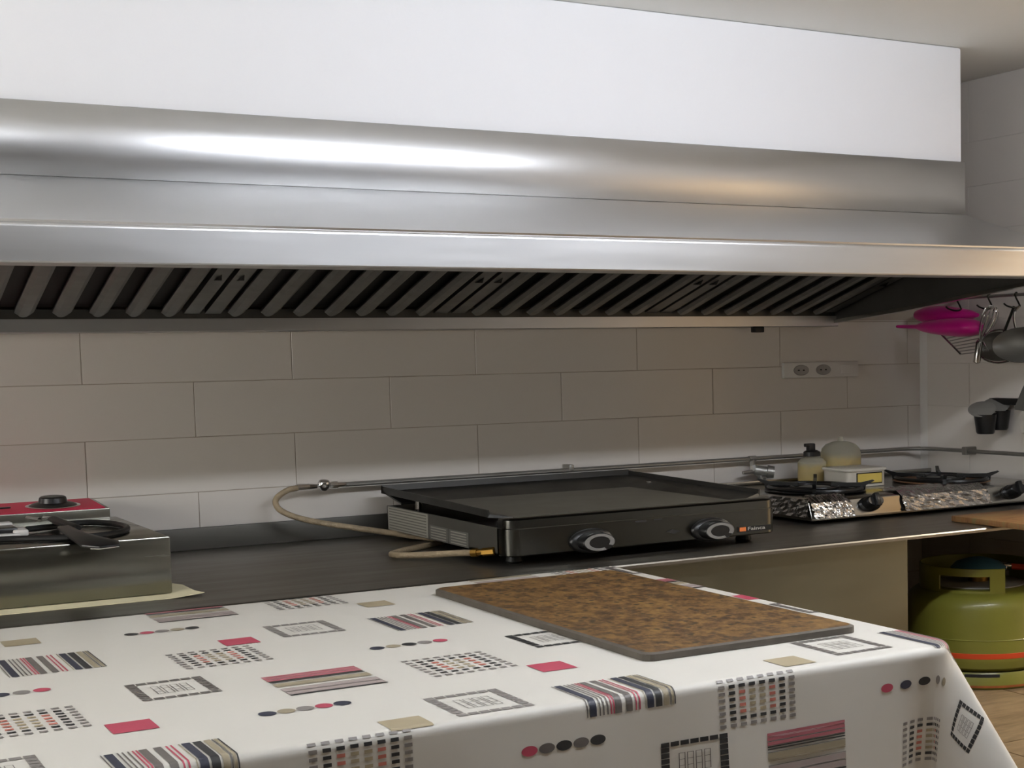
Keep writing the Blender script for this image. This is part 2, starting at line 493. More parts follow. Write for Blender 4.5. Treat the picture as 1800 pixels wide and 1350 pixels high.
# baffle filters: seven round-ended bars each
sl = 0.28
def on_filter(x, t, h):       # t: distance from rear along y, h below the filter plane
    return (x, -0.05 - t, 0.817 + sl * t - h)
def baffle(x):
    mb = MB()
    nseg = 8
    W = 0.0165
    outl = [(-W, 0.50), (-W, 0.012)]
    for k in range(1, nseg):
        a = math.pi * k / nseg
        outl.append((-W * math.cos(a), 0.012 - 0.014 * math.sin(a)))
    outl += [(W, 0.012), (W, 0.50)]
    # cambered bar: rim deeper than its crest, crest towards the room
    n = len(outl)
    bot = [on_filter(x + px * 0.5, t, 0.009) for px, t in outl]
    mid = [on_filter(x + px, t, 0.004) for px, t in outl]
    top = [on_filter(x + px, t, 0.0) for px, t in outl]
    V = bot + mid + top
    F = [list(range(n))]
    for ring in (0, 1):
        for i in range(n):
            j = (i + 1) % n
            F.append([ring * n + i, ring * n + j, (ring + 1) * n + j, (ring + 1) * n + i])
    mb.add(V, F)
    return mb
first = -0.3686
for k in range(5):
    xr = first - 0.505 * k
    xl = xr - 6 * 0.0635
    x0, x1 = xl - 0.058, xr + 0.058
    def slab(a, b, h0, h1):
        return MB().add([on_filter(a, 0.0, h0), on_filter(b, 0.0, h0), on_filter(b, .5, h0), on_filter(a, .5, h0),
                on_filter(a, 0.0, h1), on_filter(b, 0.0, h1), on_filter(b, .5, h1), on_filter(a, .5, h1)],
               [[0, 1, 2, 3], [4, 7, 6, 5], [0, 4, 5, 1], [1, 5, 6, 2], [2, 6, 7, 3], [3, 7, 4, 0]])
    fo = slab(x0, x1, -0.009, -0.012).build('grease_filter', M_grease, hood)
    for (a, b) in ((x0, xl - 0.0265), (xr + 0.0265, x1)):
        slab(a + .001, b - .001, 0.004, -0.009).build('filter_rail', M_baffle, fo)
    for j in range(7):
        baffle(xl + j * 0.0635).build('baffle', M_baffle, fo)
    for q in (x0 + 0.010, x1 - 0.022):
        MB().add([on_filter(q, .19, .004), on_filter(q + .012, .19, .004), on_filter(q + .010, .205, .009), on_filter(q + .002, .205, .009),
                  on_filter(q + .006, .222, .004)], [[0, 1, 2, 3], [2, 4, 3], [1, 4, 2], [0, 3, 4], [0, 4, 1]]).build('pull_tab', M_grease, fo)

# ================================================================== COUNTER
ct = thing('steel_counter', 'long dark stainless steel worktop with low upstand along the tiled back wall', 'counter', (-1.7, -0.36, 0))
CX0 = -3.3
MB().prism([(-0.003, 0.359), (-0.716, 0.359), (-0.7225, 0.3575), (-0.724, 0.355), (-0.724, 0.350), (-0.716, 0.349), (-0.003, 0.349)], CX0, -0.003).build('worktop', M_counter, ct)
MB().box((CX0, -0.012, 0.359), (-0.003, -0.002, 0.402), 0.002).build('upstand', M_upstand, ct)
MB().box((CX0, -0.69, 0.0), (-0.632, -0.684, 0.349)).build('base_panel', M_panel, ct)
MB().box((-0.638, -0.684, 0.0), (-0.632, -0.02, 0.349)).build('side_panel', M_panel, ct)
MB().box((-0.05, -0.70, 0.0), (-0.02, -0.67, 0.349), 0.003).build('leg', M_steel, ct)

# ================================================================== TABLE AND CLOTH
ZT = 0.362
XR, YF, YB = -1.326, -1.620, -0.744
tb = thing('work_table', 'wooden kitchen table hidden under the printed tablecloth in front of the counter', 'table', (-2.1, -1.18, 0))
def rounded(x0, x1, y0, y1, r, n=5):
    out = []
    for cx, cy, a in ((x1 - r, y1 - r, 0), (x0 + r, y1 - r, 90), (x0 + r, y0 + r, 180), (x1 - r, y0 + r, 270)):
        for k in range(n + 1):
            t = math.radians(a + 90 * k / n); out.append((cx + r * math.cos(t), cy + r * math.sin(t)))
    return out
MB().prism(rounded(-2.92, XR - .012, YF + .012, YB - .010, .045), ZT - 0.026, ZT - 0.004, 'z', bevel=.003).build('tabletop', M_wood, tb)
for (x, y) in ((-2.85, YF + .06), (-2.85, YB - .06), (XR - .06, YF + .06), (XR - .06, YB - .06)):
    MB().box((x - .025, y - .025, 0), (x + .025, y + .025, ZT - 0.026), 0.003).build('leg', M_wood, tb)

RND = 0.010
RCN = 0.05                      # plan rounding of the cloth at the table corner
EAR = math.radians(24)
def drape(x, y, lift=0.0):
    """flat cloth coordinates -> the draped surface"""
    a = max(0.0, x - (XR - RCN)); b = max(0.0, (YF + RCN) - y); c = max(0.0, y - (YB - RND * 0.6))
    if c > 0 and a <= RCN - RND:
        D = 0.48 * c; r = RND * 0.6
        if D < r * math.pi / 2:
            an = D / r; return Vector((x, YB - r + (r + lift) * math.sin(an), ZT - r + (r + lift) * math.cos(an)))
        return Vector((x, YB + lift, ZT - r - (D - r * math.pi / 2)))
    bx = min(x, XR - RCN); by = max(y, YF + RCN)
    if c > 0: by = YB
    d = math.hypot(a, b) - (RCN - RND)
    if d < 1e-9:
        return Vector((x, min(y, YB), ZT + lift))
    th = math.atan2(b, a)
    D = (0.50 + 0.04 * math.cos(th)) * d
    r = RND
    ear = math.exp(-((th - EAR) / 0.36) ** 2)
    if b == 0: ear *= math.exp(-(by - YF - RCN) / 0.10)
    wav = 0.018 * math.sin(bx * 23 + by * 19) + 0.014 * math.sin(bx * 41 + 1.0)
    fold = 0.16 * math.exp(-((bx - (XR - RCN - 0.015)) / 0.035) ** 2) * math.sin(th) ** 6
    s = 0.04 + wav * min(1, D / 0.04) + 0.43 * ear - fold
    s = max(-0.15, min(0.85, s))
    if D < r * math.pi / 2:
        an = D / r
        out = (r + lift) * math.sin(an); z = ZT - r + (r + lift) * math.cos(an)
    else:
        q = D - r * math.pi / 2
        out = r + lift + q * s; z = ZT - r - q * math.sqrt(1 - s * s)
    out += RCN - RND
    return Vector((bx + out * math.cos(th), by - out * math.sin(th), z))

def steps(a, b, fine, coarse, zones):
    out = [a]
    x = a
    while x < b - 1e-9:
        st = coarse
        for (p, q) in zones:
            if p - 1e-9 <= x < q: st = fine
            elif x < p: st = min(st, max(fine, p - x))
        x = min(b, x + st); out.append(x)
    return out
CL0, HANG = -2.95, 0.56
xs = steps(CL0, XR + 0.50, 0.007, 0.025, [(XR - 0.09, XR + 0.12)])
ys = steps(YF - HANG, YB + 0.2, 0.006, 0.025, [(YF - 0.12, YF + 0.07), (YB - 0.02, YB + 0.05)])
V = []; F = []
for y in ys:
    for x in xs:
        V.append(drape(x, y))
for j in range(len(ys) - 1):
    for i in range(len(xs) - 1):
        n = len(xs)
        F.append([j * n + i, j * n + i + 1, (j + 1) * n + i + 1, (j + 1) * n + i])
cm = MB(); cm.add(V, F, True)
cloth = cm.build('tablecloth', M_cloth, None, 3.0)
tag(cloth, 'white oilcloth tablecloth printed with stripes, squares and dots, draped over the table', 'tablecloth')

LIFT = 0.0006
class Motif(MB):
    def rect(s, x0, x1, y0, y1, c):
        mi = PN.index(c)
        def cuts(a, b, lo, hi):
            m = 1
            if b > lo and a < hi: m = max(1, int(math.ceil((b - a) / 0.004)))
            return [a + (b - a) * k / m for k in range(m + 1)]
        X = cuts(x0, x1, XR - 0.08, 9); Y = cuts(y0, y1, -9, YF + 0.06)
        if y1 > YB - 0.02: Y = cuts(y0, y1, -9, 9)
        V = [drape(x, y, LIFT) for y in Y for x in X]
        n = len(X)
        s.add(V, [[j * n + i, j * n + i + 1, (j + 1) * n + i + 1, (j + 1) * n + i] for j in range(len(Y) - 1) for i in range(n - 1)], True, mi)
    def disc(s, x, y, rx, ry, c):
        mi = PN.index(c); n = 20
        V = [drape(x, y, LIFT)]
        for rr in (0.5, 1.0):
            V += [drape(x + rx * rr * math.cos(2 * math.pi * k / n), y + ry * rr * math.sin(2 * math.pi * k / n), LIFT) for k in range(n)]
        F = [[0, 1 + k, 1 + (k + 1) % n] for k in range(n)] + [[1 + k, 1 + n + k, 1 + n + (k + 1) % n, 1 + (k + 1) % n] for k in range(n)]
        s.add(V, F, True, mi)
    def done(s, name):
        return s.build(name, P_MATS, cloth, 3.0)
STR = [(0, .012, 'mid'), (.03, .105, 'navy'), (.135, .15, 'mid'), (.175, .19, 'mid'), (.22, .235, 'mid'), (.26, .275, 'red'), (.29, .305, 'red'),
       (.315, .385, 'mid'), (.435, .505, 'mid'), (.54, .555, 'red'), (.58, .597, 'red'), (.65, .66, 'tan'), (.675, .75, 'navy'), (.77, .845, 'dark'),
       (.865, .925, 'tan'), (.935, .947, 'mid'), (.955, .982, 'tan'), (.988, 1.0, 'dark')]
def stripes_deep(x0, y0):
    m = Motif()
    for a, b, c in STR: m.rect(x0 + a * .108, x0 + b * .108, y0, y0 + .118, c)
    m.done('striped_print')
STC = [(.0, .035, 'dark'), (.05, .17, 'mauve'), (.17, .185, 'mid'), (.20, .33, 'mauve'), (.335, .35, 'mid'), (.43, .45, 'tan'), (.46, .60, 'tan'),
       (.605, .62, 'mid'), (.66, .685, 'dark'), (.71, .735, 'dark'), (.75, .82, 'rose'), (.825, .84, 'mid'), (.845, .91, 'rose'), (.92, .93, 'red'), (.94, 1.0, 'rose')]
def stripes_across(x0, y0):
    m = Motif()
    for a, b, c in STC: m.rect(x0, x0 + .11, y0 + a * .112, y0 + b * .112, c)
    m.done('banded_print')
def squares(x0, y0):
    m = Motif()
    for i in range(8):
        for j in range(8):
            ring = min(i, j, 7 - i, 7 - j)
            c = 'grey' if ring == 0 else 'dark' if ring == 1 else ('coral' if ring == 2 and (i in (2, 5)) else 'sand')
            x = x0 + i * .103 / 7.6; y = y0 + j * .109 / 7.6
            m.rect(x, x + .0082, y, y + .0072, c)
    m.done('squares_print')
def dashframe(x0, y0, c='dark', c2=None):
    m = Motif(); W, H = .084, .097
    for i in range(7):
        x = x0 + i * W / 6.86
        for y in (y0, y0 + H - .010): m.rect(x, x + .0105, y, y + .010, c)
    for j in range(1, 7):
        y = y0 + j * (H - .010) / 7
        for x in (x0, x0 + W - .0105): m.rect(x, x + .0105, y + .0012, y + .0118, c)
    for i in range(4):
        x = x0 + .022 + i * .0105
        for dx in (0, .0072): m.rect(x + dx, x + dx + .0009, y0 + .028, y0 + .070, 'mid')
        for j in range(4):
            y = y0 + .028 + j * .0137
            m.rect(x, x + .008, y, y + .0009, 'mid')
    m.done('dashed_frame_print')
def block(x0, y0, c):
    m = Motif(); m.rect(x0, x0 + .044, y0, y0 + .046, c); m.done('block_print')
def dots(x, y, cs, dx=.0198):
    m = Motif()
    for k, c in enumerate(cs): m.disc(x + k * dx, y, .0092, .0105, c)
    m.done('dots_print')
stripes_deep(-2.334, -1.115); stripes_deep(-1.858, -1.110); stripes_deep(-1.851, -1.656); stripes_deep(-2.319, -1.666)
stripes_deep(-1.372, -1.623)
stripes_across(-2.096, -1.407); stripes_across(-2.103, -0.842); stripes_across(-1.600, -0.812); stripes_across(-1.626, -1.868); stripes_across(-1.365, -1.045)
stripes_across(-2.10, -1.97)
squares(-2.153, -1.194); squares(-2.404, -1.420); squares(-1.932, -1.412); squares(-1.934, -0.842); squares(-2.147, -1.728); squares(-1.688, -1.728); squares(-1.455, -0.835)
squares(-1.425, -1.90)
dashframe(-2.234, -1.339, 'mid'); dashframe(-1.996, -1.061, 'grey'); dashframe(-1.987, -1.605, 'grey'); dashframe(-1.762, -1.328, 'dark')
dashframe(-1.499, -1.589, 'mid'); dashframe(-2.246, -0.752, 'mid'); dashframe(-1.750, -0.748, 'mid'); dashframe(-2.452, -1.604, 'grey'); dashframe(-1.763, -1.835, 'dark')
dashframe(-1.352, -1.335, 'mid'); dashframe(-1.245, -1.80, 'dark'); dashframe(-1.355, -0.855, 'mid')
block(-2.074, -1.075, 'red'); block(-2.291, -1.470, 'red'); block(-1.822, -1.463, 'red'); block(-1.353, -1.190, 'red')
block(-2.309, -0.903, 'sand'); block(-1.824, -0.900, 'sand'); block(-2.063, -1.622, 'sand'); block(-1.586, -1.605, 'sand'); block(-1.39, -1.99, 'mid')
dots(-2.155, -0.911, ['dark', 'red', 'grey', 'tan', 'dark']); dots(-1.924, -1.207, ['navy', 'tan', 'dark', 'grey', 'red'], .021)
dots(-2.142, -1.475, ['navy', 'tan', 'grey', 'red', 'navy']); dots(-2.398, -1.209, ['grey', 'tan', 'navy', 'grey', 'red'], .021)
dots(-1.919, -1.705, ['red', 'mid', 'dark', 'mid', 'dark']); dots(-1.451, -1.70, ['red', 'navy', 'dark', 'grey', 'tan'], .03)

# ---- things on the table
bd = thing('cork_chopping_board', 'large brown speckled cork board with grey edge lying on the printed tablecloth', 'board', (-1.55, -1.17, ZT))
def rounded(x0, x1, y0, y1, r, n=5):
    out = []
    for cx, cy, a in ((x1 - r, y1 - r, 0), (x0 + r, y1 - r, 90), (x0 + r, y0 + r, 180), (x1 - r, y0 + r, 270)):
        for k in range(n + 1):
            t = math.radians(a + 90 * k / n); out.append((cx + r * math.cos(t), cy + r * math.sin(t)))
    return out
outer = rounded(-1.700, -1.386, -1.487, -0.845, 0.016)
inner = rounded(-1.696, -1.390, -1.483, -0.849, 0.014)
n = len(outer)
bt = MB()
bt.add([(p[0], p[1], ZT + .0004) for p in outer] + [(p[0], p[1], ZT + .0082) for p in outer] + [(p[0], p[1], ZT + .0102) for p in inner],
       [list(range(n))[::-1]] + [[k, (k + 1) % n, n + (k + 1) % n, n + k] for k in range(n)] + [[n + k, n + (k + 1) % n, 2 * n + (k + 1) % n, 2 * n + k] for k in range(n)])
bt.build('edge', M_corkedge, bd)
ct_top = MB()
ct_top.add([(p[0], p[1], ZT + .0102) for p in inner], [list(range(n))])
ct_top.build('cork_face', M_cork, bd)

# ================================================================== GRIDDLE
gd = thing('gas_griddle', 'wide black steel gas griddle with two knobs on the worktop', 'griddle', (-1.195, -0.36, 0.359))
GX0, GX1, GF, GB = -1.477, -0.911, -0.643, -0.078
ZB, ZTOP, ZLIP = 0.3773, 0.4255, 0.4418
MB().box((GX0, GF + .036, ZB), (GX0 + .004, GB, ZTOP)).box((GX1 - .004, GF + .036, ZB), (GX1, GB, ZTOP)).box((GX0, GB - .004, ZB), (GX1, GB, ZTOP))\
    .box((GX0, GF + .03, ZB), (GX1, GB, ZB + .004)).build('casing', M_casing, gd)
def wrap(z0, z1, off, d=0.0):
    """front sheet with rounded vertical corners"""
    pts = []
    R = 0.026
    pts.append((GX0 - off, GF + 0.042))
    for k in range(9):
        a = math.radians(180 + 90 * k / 8)
        pts.append((GX0 + R + (R + off) * math.cos(a), GF + R + (R + off) * math.sin(a)))
    for k in range(9):
        a = math.radians(270 + 90 * k / 8)
        pts.append((GX1 - R + (R + off) * math.cos(a), GF + R + (R + off) * math.sin(a)))
    pts.append((GX1 + off, GF + 0.042))
    return [(p[0], p[1], z0) for p in pts], [(p[0], p[1], z1) for p in pts]
fp = MB()
rows = []
for z, off in ((ZB, -0.002), (ZB + .002, 0.0), (ZTOP - .001, 0.0), (ZTOP + .0005, -0.0012), (ZTOP + .002, -0.0012), (ZLIP - .002, -0.002), (ZLIP, -0.005)):
    rows.append(wrap(z, z, off)[0])
back = [(p[0], GF + 0.05, ZLIP) for p in rows[0]]
V = [p for r in rows for p in r]; n = len(rows[0])
F = [[j * n + i, j * n + i + 1, (j + 1) * n + i + 1, (j + 1) * n + i] for j in range(len(rows) - 1) for i in range(n - 1)]
V += [(min(max(p[0], GX0 + .006), GX1 - .006), GF + .042, ZLIP) for p in rows[0]]
F += [[(len(rows) - 1) * n + i, (len(rows) - 1) * n + i + 1, len(rows) * n + i + 1, len(rows) * n + i] for i in range(n - 1)]
fp.add(V, F, True)
fp.build('front_panel', M_darksteel, gd)
for (x, y) in ((GX0 + .04, GF + .06), (GX1 - .04, GF + .06), (GX0 + .04, GB - .04), (GX1 - .04, GB - .04)):
    MB().lathe([(0, 0), (.014, 0), (.016, .004), (.012, .0185), (0, .0185)], frame((x, y, .3592), (0, 0, 1)), 16).build('foot', M_rubber, gd)
for (x, y) in ((GX0 + .02, -0.198), (GX1 - .02, -0.198)):
    MB().tube([(x, y, ZB + .004), (x, y, 0.4495)], 0.007, 10).build('plate_post', M_steel, gd)
for (x, y) in ((GX0 + .03, GF + .06), (GX1 - .03, GF + .06)):
    MB().box((x - .02, y - .006, ZB + .004), (x + .012, y + .006, 0.434)).build('plate_bracket', M_darksteel, gd)
# cooking plate with raised splash walls that slope down to the front
pl = MB()
pl.box((GX0 + .055, GF + .055, 0.432), (GX1 - .05, -0.165, 0.437))
pl.prism([(GF + .030, 0.433), (GF + .030, 0.4405), (GF + .036, 0.4432), (GF + .058, 0.437), (GF + .058, 0.432)], GX0 + .03, GX1 - .005)
pl.build('cooking_plate', M_griddle_top, gd)
th = .003
sw = MB()
sw.prism([(-0.166, 0.434), (-0.166, 0.437), (-0.068, 0.4545), (-0.064, 0.466), (-0.060, 0.466), (-0.060, 0.4525)], GX0 - .004, GX1 + .006)
for (xo, xi, sgn) in ((GX0 - .004, GX0 + .056, 1), (GX1 + .008, GX1 - .052, -1)):
    yb_, yf_ = -0.058, -0.572
    A = [(xo, yb_, .449), (xo, yb_, .4635), (xo + sgn * th, yb_, .4635), (xo + sgn * .005, yb_, .4545), (xi, -0.166, .437), (xi, -0.166, .434)]
    B = [(xo, yf_, .4415), (xo, yf_, .4545), (xo + sgn * th, yf_, .4545), (xo + sgn * .005, yf_, .447), (xi, yf_ - .02, .437), (xi, yf_ - .02, .434)]
    k = len(A)
    sw.add(A + B, [list(range(k)), [k + i for i in range(k)][::-1]] + [[i, (i + 1) % k, k + (i + 1) % k, k + i] for i in range(k)])
sw.build('splash_guard', M_plate, gd)
# dials
for (x, z) in ((-1.316, 0.3943), (-1.064, 0.3950)):
    kb = MB()
    Mk = frame((x, GF - .0005, z), (0, -1, 0)) @ Matrix.Diagonal((1, 0.5, 1, 1))
    kb.lathe([(0, 0), (.044, 0), (.043, .005), (.040, .008), (.0345, .010), (.0325, .030), (.0305, .0325), (.0, .0325)], Mk, 36)
    ko = kb.build('knob', M_black, gd)
    rg = MB()
    rg.lathe([(.0205, .0326), (.0215, .0336), (.0290, .0336), (.030, .0326)], Mk, 30, arc=(math.radians(-28), math.radians(296)))
    rg.build('dial_ring', M_ring, ko)
    MB().lathe([(.0335, .0286), (.0345, .0295), (.0335, .0305)], Mk, 8, arc=(math.radians(110), math.radians(132))).build('pointer', M_ring, ko)
def panel_flat(name, poly, m, t=.0012, parent=gd):
    return MB().prism([(p[0], p[1]) for p in poly], GF - t, GF + .0006, 'y').build(name, m, parent)
panel_flat('igniter_button', [(-1.160, .3975), (-1.147, .4015), (-1.131, .3968), (-1.145, .3930)], M_pit, .003)
panel_flat('slot', [(-1.222, .4195), (-1.204, .4195), (-1.200, .4212), (-1.204, .4228), (-1.222, .4228), (-1.226, .4212)], M_pit)
panel_flat('slot', [(-1.187, .4207), (-1.170, .4207), (-1.167, .4217), (-1.170, .4227), (-1.187, .4227)], M_pit)
panel_flat('logo_plate', [(-1.005, .3842), (-0.928, .3842), (-0.928, .3944), (-1.005, .3944)], M_black, .001)
panel_flat('logo_square', [(-1.0, .3858), (-0.986, .3858), (-0.986, .3932), (-1.0, .3932)], M_orange, .0018)
def text_part(name, body, loc, size, m, parent, rot, sz=0.55):
    cu = bpy.data.curves.new(name, 'FONT'); cu.body = body; cu.size = size; cu.extrude = 0.0004; cu.align_x = 'LEFT'
    ob = bpy.data.objects.new(name, cu); COL.objects.link(ob)
    dg = bpy.context.evaluated_depsgraph_get()
    me = bpy.data.meshes.new_from_object(ob.evaluated_get(dg))
    bpy.data.objects.remove(ob); bpy.data.curves.remove(cu)
    mx = Matrix.Translation(Vector(loc) - ORIGIN[parent.name]) @ rot @ Matrix.Diagonal((1, sz, 1, 1))
    me.transform(mx)
    me.materials.append(m)
    o2 = bpy.data.objects.new(name, me); COL.objects.link(o2); o2.parent = parent; ORIGIN[o2.name] = ORIGIN[parent.name]
    return o2
RX = Matrix.Rotation(math.pi / 2, 4, 'X')
text_part('logo_lettering', 'Fainca', (-0.9825, GF - .0013, .3868), .0165, M_textwhite, gd, RX)
# stickers on the left flank
def flank(name, y0, y1, z0, z1, m, lines, m2):
    s_ = MB().box((GX0 - .0012, y0, z0), (GX0 + .001, y1, z1)).build(name, m, gd)
    L = MB()
    for k in range(lines):
        z = z0 + (z1 - z0) * (k + 0.7) / (lines + .4)
        L.box((GX0 - .0018, y0 + .008, z - .0010), (GX0 - .0008, y1 - .008, z + .0010))
    lo_ = L.build('sticker_lines', m2, s_); lo_['kind'] = 'stuff'
flank('rating_label', -0.292, -0.085, .3785, .4245, M_sticker, 8, M_print)
flank('warning_label', -0.388, -0.300, .3785, .4055, M_sticker2, 5, M_sticker)
flank('warning_label', -0.480, -0.394, .3785, .4055, M_sticker2, 5, M_sticker)

# hose from the wall tap to the griddle
hs = thing('gas_hose', 'tan braided gas hose looping from the wall tap down behind the griddle', 'hose', (-1.6, -0.1, 0.36))
pts = [(-1.643, -.036, .4695), (-1.668, -.042, .4665), (-1.690, -.048, .455), (-1.697, -.055, .4425), (-1.688, -.062, .428), (-1.658, -.07, .413), (-1.612, -.08, .400), (-1.555, -.10, .388),
       (-1.490, -.12, .375), (-1.44, -.17, .366), (-1.42, -.23, .365), (-1.45, -.27, .3655), (-1.50, -.305, .3655), (-1.555, -.345, .366), (-1.588, -.385, .367), (-1.583, -.418, .368),
       (-1.55, -.455, .370), (-1.515, -.515, .376), (-1.500, -.560, .380)]
rr = smooth_path(pts, 6)
MB().tube(rr, 0.0058, 12).build('hose', M_hose, hs)
MB().tube([(-1.504, -.552, .3793), (-1.497, -.562, .3803)], [.0075, .0075], 8).tube([(-1.497, -.562, .3803), (-1.490, -.573, .382)], .0055, 8)\
    .tube([(-1.492, -.572, .3815), (-1.4778, -.590, .384)], [.0072, .0072], 6).build('brass_connector', M_brass, hs)
MB().tube([(-1.648, -.036, .4697), (-1.622, -.034, .4697)], [.0072, .0062], 8).build('crimp', M_chrome, hs)

# ================================================================== PIPES
pp = thing('gas_pipe', 'thin galvanised gas pipe clipped along the tiled walls above the worktop', 'pipe', (-0.8, -0.03, 0.46))
zp = .4695
line = [(-1.565, -.03, zp), (-0.09, -.03, zp)]
for k in range(1, 7):
    a = math.radians(90 * k / 6)
    line.append((-0.09 + .06 * math.sin(a), -.09 + .06 * math.cos(a), zp))
line.append((-.03, -0.8, zp))
MB().tube(line, 0.0048, 10).build('pipe', M_gal, pp)
for (x, y, ax) in ((-1.032, -.03, 0), (-.03, -.2, 1), (-.03, -.6, 1), (-0.30, -.03, 0)):
    c = MB()
    if ax == 0: c.box((x - .006, -.036, zp - .002), (x + .006, -.002, zp + .012), .002)
    else: c.box((-.037, y - .008, zp - .010), (-.002, y + .008, zp + .010), .002)
    c.build('pipe_clip', M_gal, pp)
vt = MB()
vt.tube([(-1.622, -.034, zp), (-1.606, -.032, zp)], [.006, .0045], 8)
vt.lathe([(0, -.012), (.008, -.0105), (.0125, -.004), (.013, .002), (.010, .008), (.0, .011)], frame((-1.592, -.036, zp + .003), (0, -.3, 1)) , 16)
vt.tube([(-1.583, -.031, zp), (-1.574, -.03, zp), (-1.573, -.03, zp), (-1.562, -.03, zp), (-1.561, -.03, zp), (-1.545, -.03, zp)], [.005, .0075, .0075, .0075, .0055, .005], 8)
vt.build('end_valve', M_chrome, pp)
tv = MB()
tx = -.548
tv.tube([(tx, -.03, zp + .002), (tx, -.03, .446)], .006, 10)
tv.tube([(tx - .010, -.03, zp), (tx + .010, -.03, zp)], .0068, 8)
tv.tube([(tx + .002, -.03, .452), (tx + .004, -.035, .440)], [.009, .011], 8)
tv.tube([(tx + .004, -.034, .443), (tx + .034, -.05, .437)], [.012, .012], 14)
tv.tube([(tx + .030, -.048, .438), (tx + .044, -.056, .436)], [.016, .014], 14)
tv.tube([(tx + .006, -.034, .440), (tx - .034, -.04, .438)], [.005, .004], 8)
tv.tube([(tx + .006, -.034, .438), (tx + .018, -.04, .425), (tx + .02, -.05, .420)], .006, 8)
tv.build('branch_valve', M_gal, pp)

# ================================================================== STOVE
st = thing('gas_stove', 'low steel two burner gas stove with foil wrapped front on the worktop', 'stove', (-.35, -.26, .359))
SX0, SX1, SF, SB, SZ = -.692, -.012, -.456, -.05, .409
MB().prism([(SB, .366), (SB, SZ), (SF + .03, SZ), (SF + .012, SZ - .004), (SF, .372), (SF, .366)], SX0, SX1, bevel=.002).build('body', M_steel, st)
for (x, y) in ((SX0 + .05, SF + .06), (SX1 - .05, SF + .06), (SX0 + .05, SB - .04), (SX1 - .05, SB - .04)):
    MB().lathe([(0, 0), (.015, 0), (.012, .0072), (0, .0072)], frame((x, y, .3592), (0, 0, 1)), 14).build('foot', M_rubber, st)
MB().box((SX0 + .02, SB - .006, SZ), (SX1 - .002, SB, SZ + .010), .002).build('rear_edge', M_steel, st)
def grate(cx, cy):
    g = MB()
    z = SZ + .0085
    hx, hy = .093, .122
    g.tube([(cx + hx * math.cos(2 * math.pi * k / 28), cy + hy * math.sin(2 * math.pi * k / 28), z) for k in range(28)], .0048, 8, True)
    g.tube([(cx + .05 * math.cos(2 * math.pi * k / 20), cy + .06 * math.sin(2 * math.pi * k / 20), z + .001) for k in range(20)], .0035, 8, True)
    for k in range(4):
        a = math.radians(45 + 90 * k)
        dx, dy = math.cos(a), math.sin(a)
        p = lambda r, zz: (cx + dx * r * hx, cy + dy * r * hy, zz)
        # forked arm: flat bar on edge, upturned at its outer end
        w = Vector((-dy, dx, 0)) * .004
        prof = [(.35, z + .003), (.35, z + .010), (.98, z + .012), (1.22, z + .0185), (1.26, z + .016), (1.08, z + .006), (1.06, z - .006), (1.0, z - .006), (.95, z + .003)]
        A = [Vector(p(r, zz)) + w for r, zz in prof]; B = [Vector(p(r, zz)) - w for r, zz in prof]
        m_ = len(prof)
        g.add(A + B, [list(range(m_)), [m_ + i for i in range(m_)][::-1]] + [[i, (i + 1) % m_, m_ + (i + 1) % m_, m_ + i] for i in range(m_)])
    return g
for (cx, cy, dish) in ((-.548, -.275, M_greylid), (-.186, -.285, M_brownpan)):
    go = grate(cx, cy).build('grate', M_enamel, st)
    MB().lathe([(0, .0005), (.098, .0005), (.108, .003), (.106, .005), (.09, .0022), (0, .0022)], frame((cx, cy, SZ), (0, 0, 1)), 32, sy=1.15).build('drip_pan', M_enamel if dish is M_greylid else dish, st)
    MB().lathe([(0, .002), (.036, .002), (.038, .006), (.034, .010), (0, .0115)], frame((cx, cy, SZ), (0, 0, 1)), 24, sy=1.15).build('burner_cap', dish if dish is M_greylid else M_enamel, st)
for x in (-.535, -.120):
    Mk = frame((x, SF + .006, .391), (0, -1, .45)) @ Matrix.Diagonal((1, .55, 1, 1))
    k_ = MB().lathe([(0, -.002), (.030, -.002), (.030, .004), (.025, .008), (.023, .024), (.020, .027), (0, .027)], Mk, 26)
    k_.box((-.006, -.027, .024), (.006, .027, .036), .002, M=Mk)
    k_.build('knob', M_black, st)

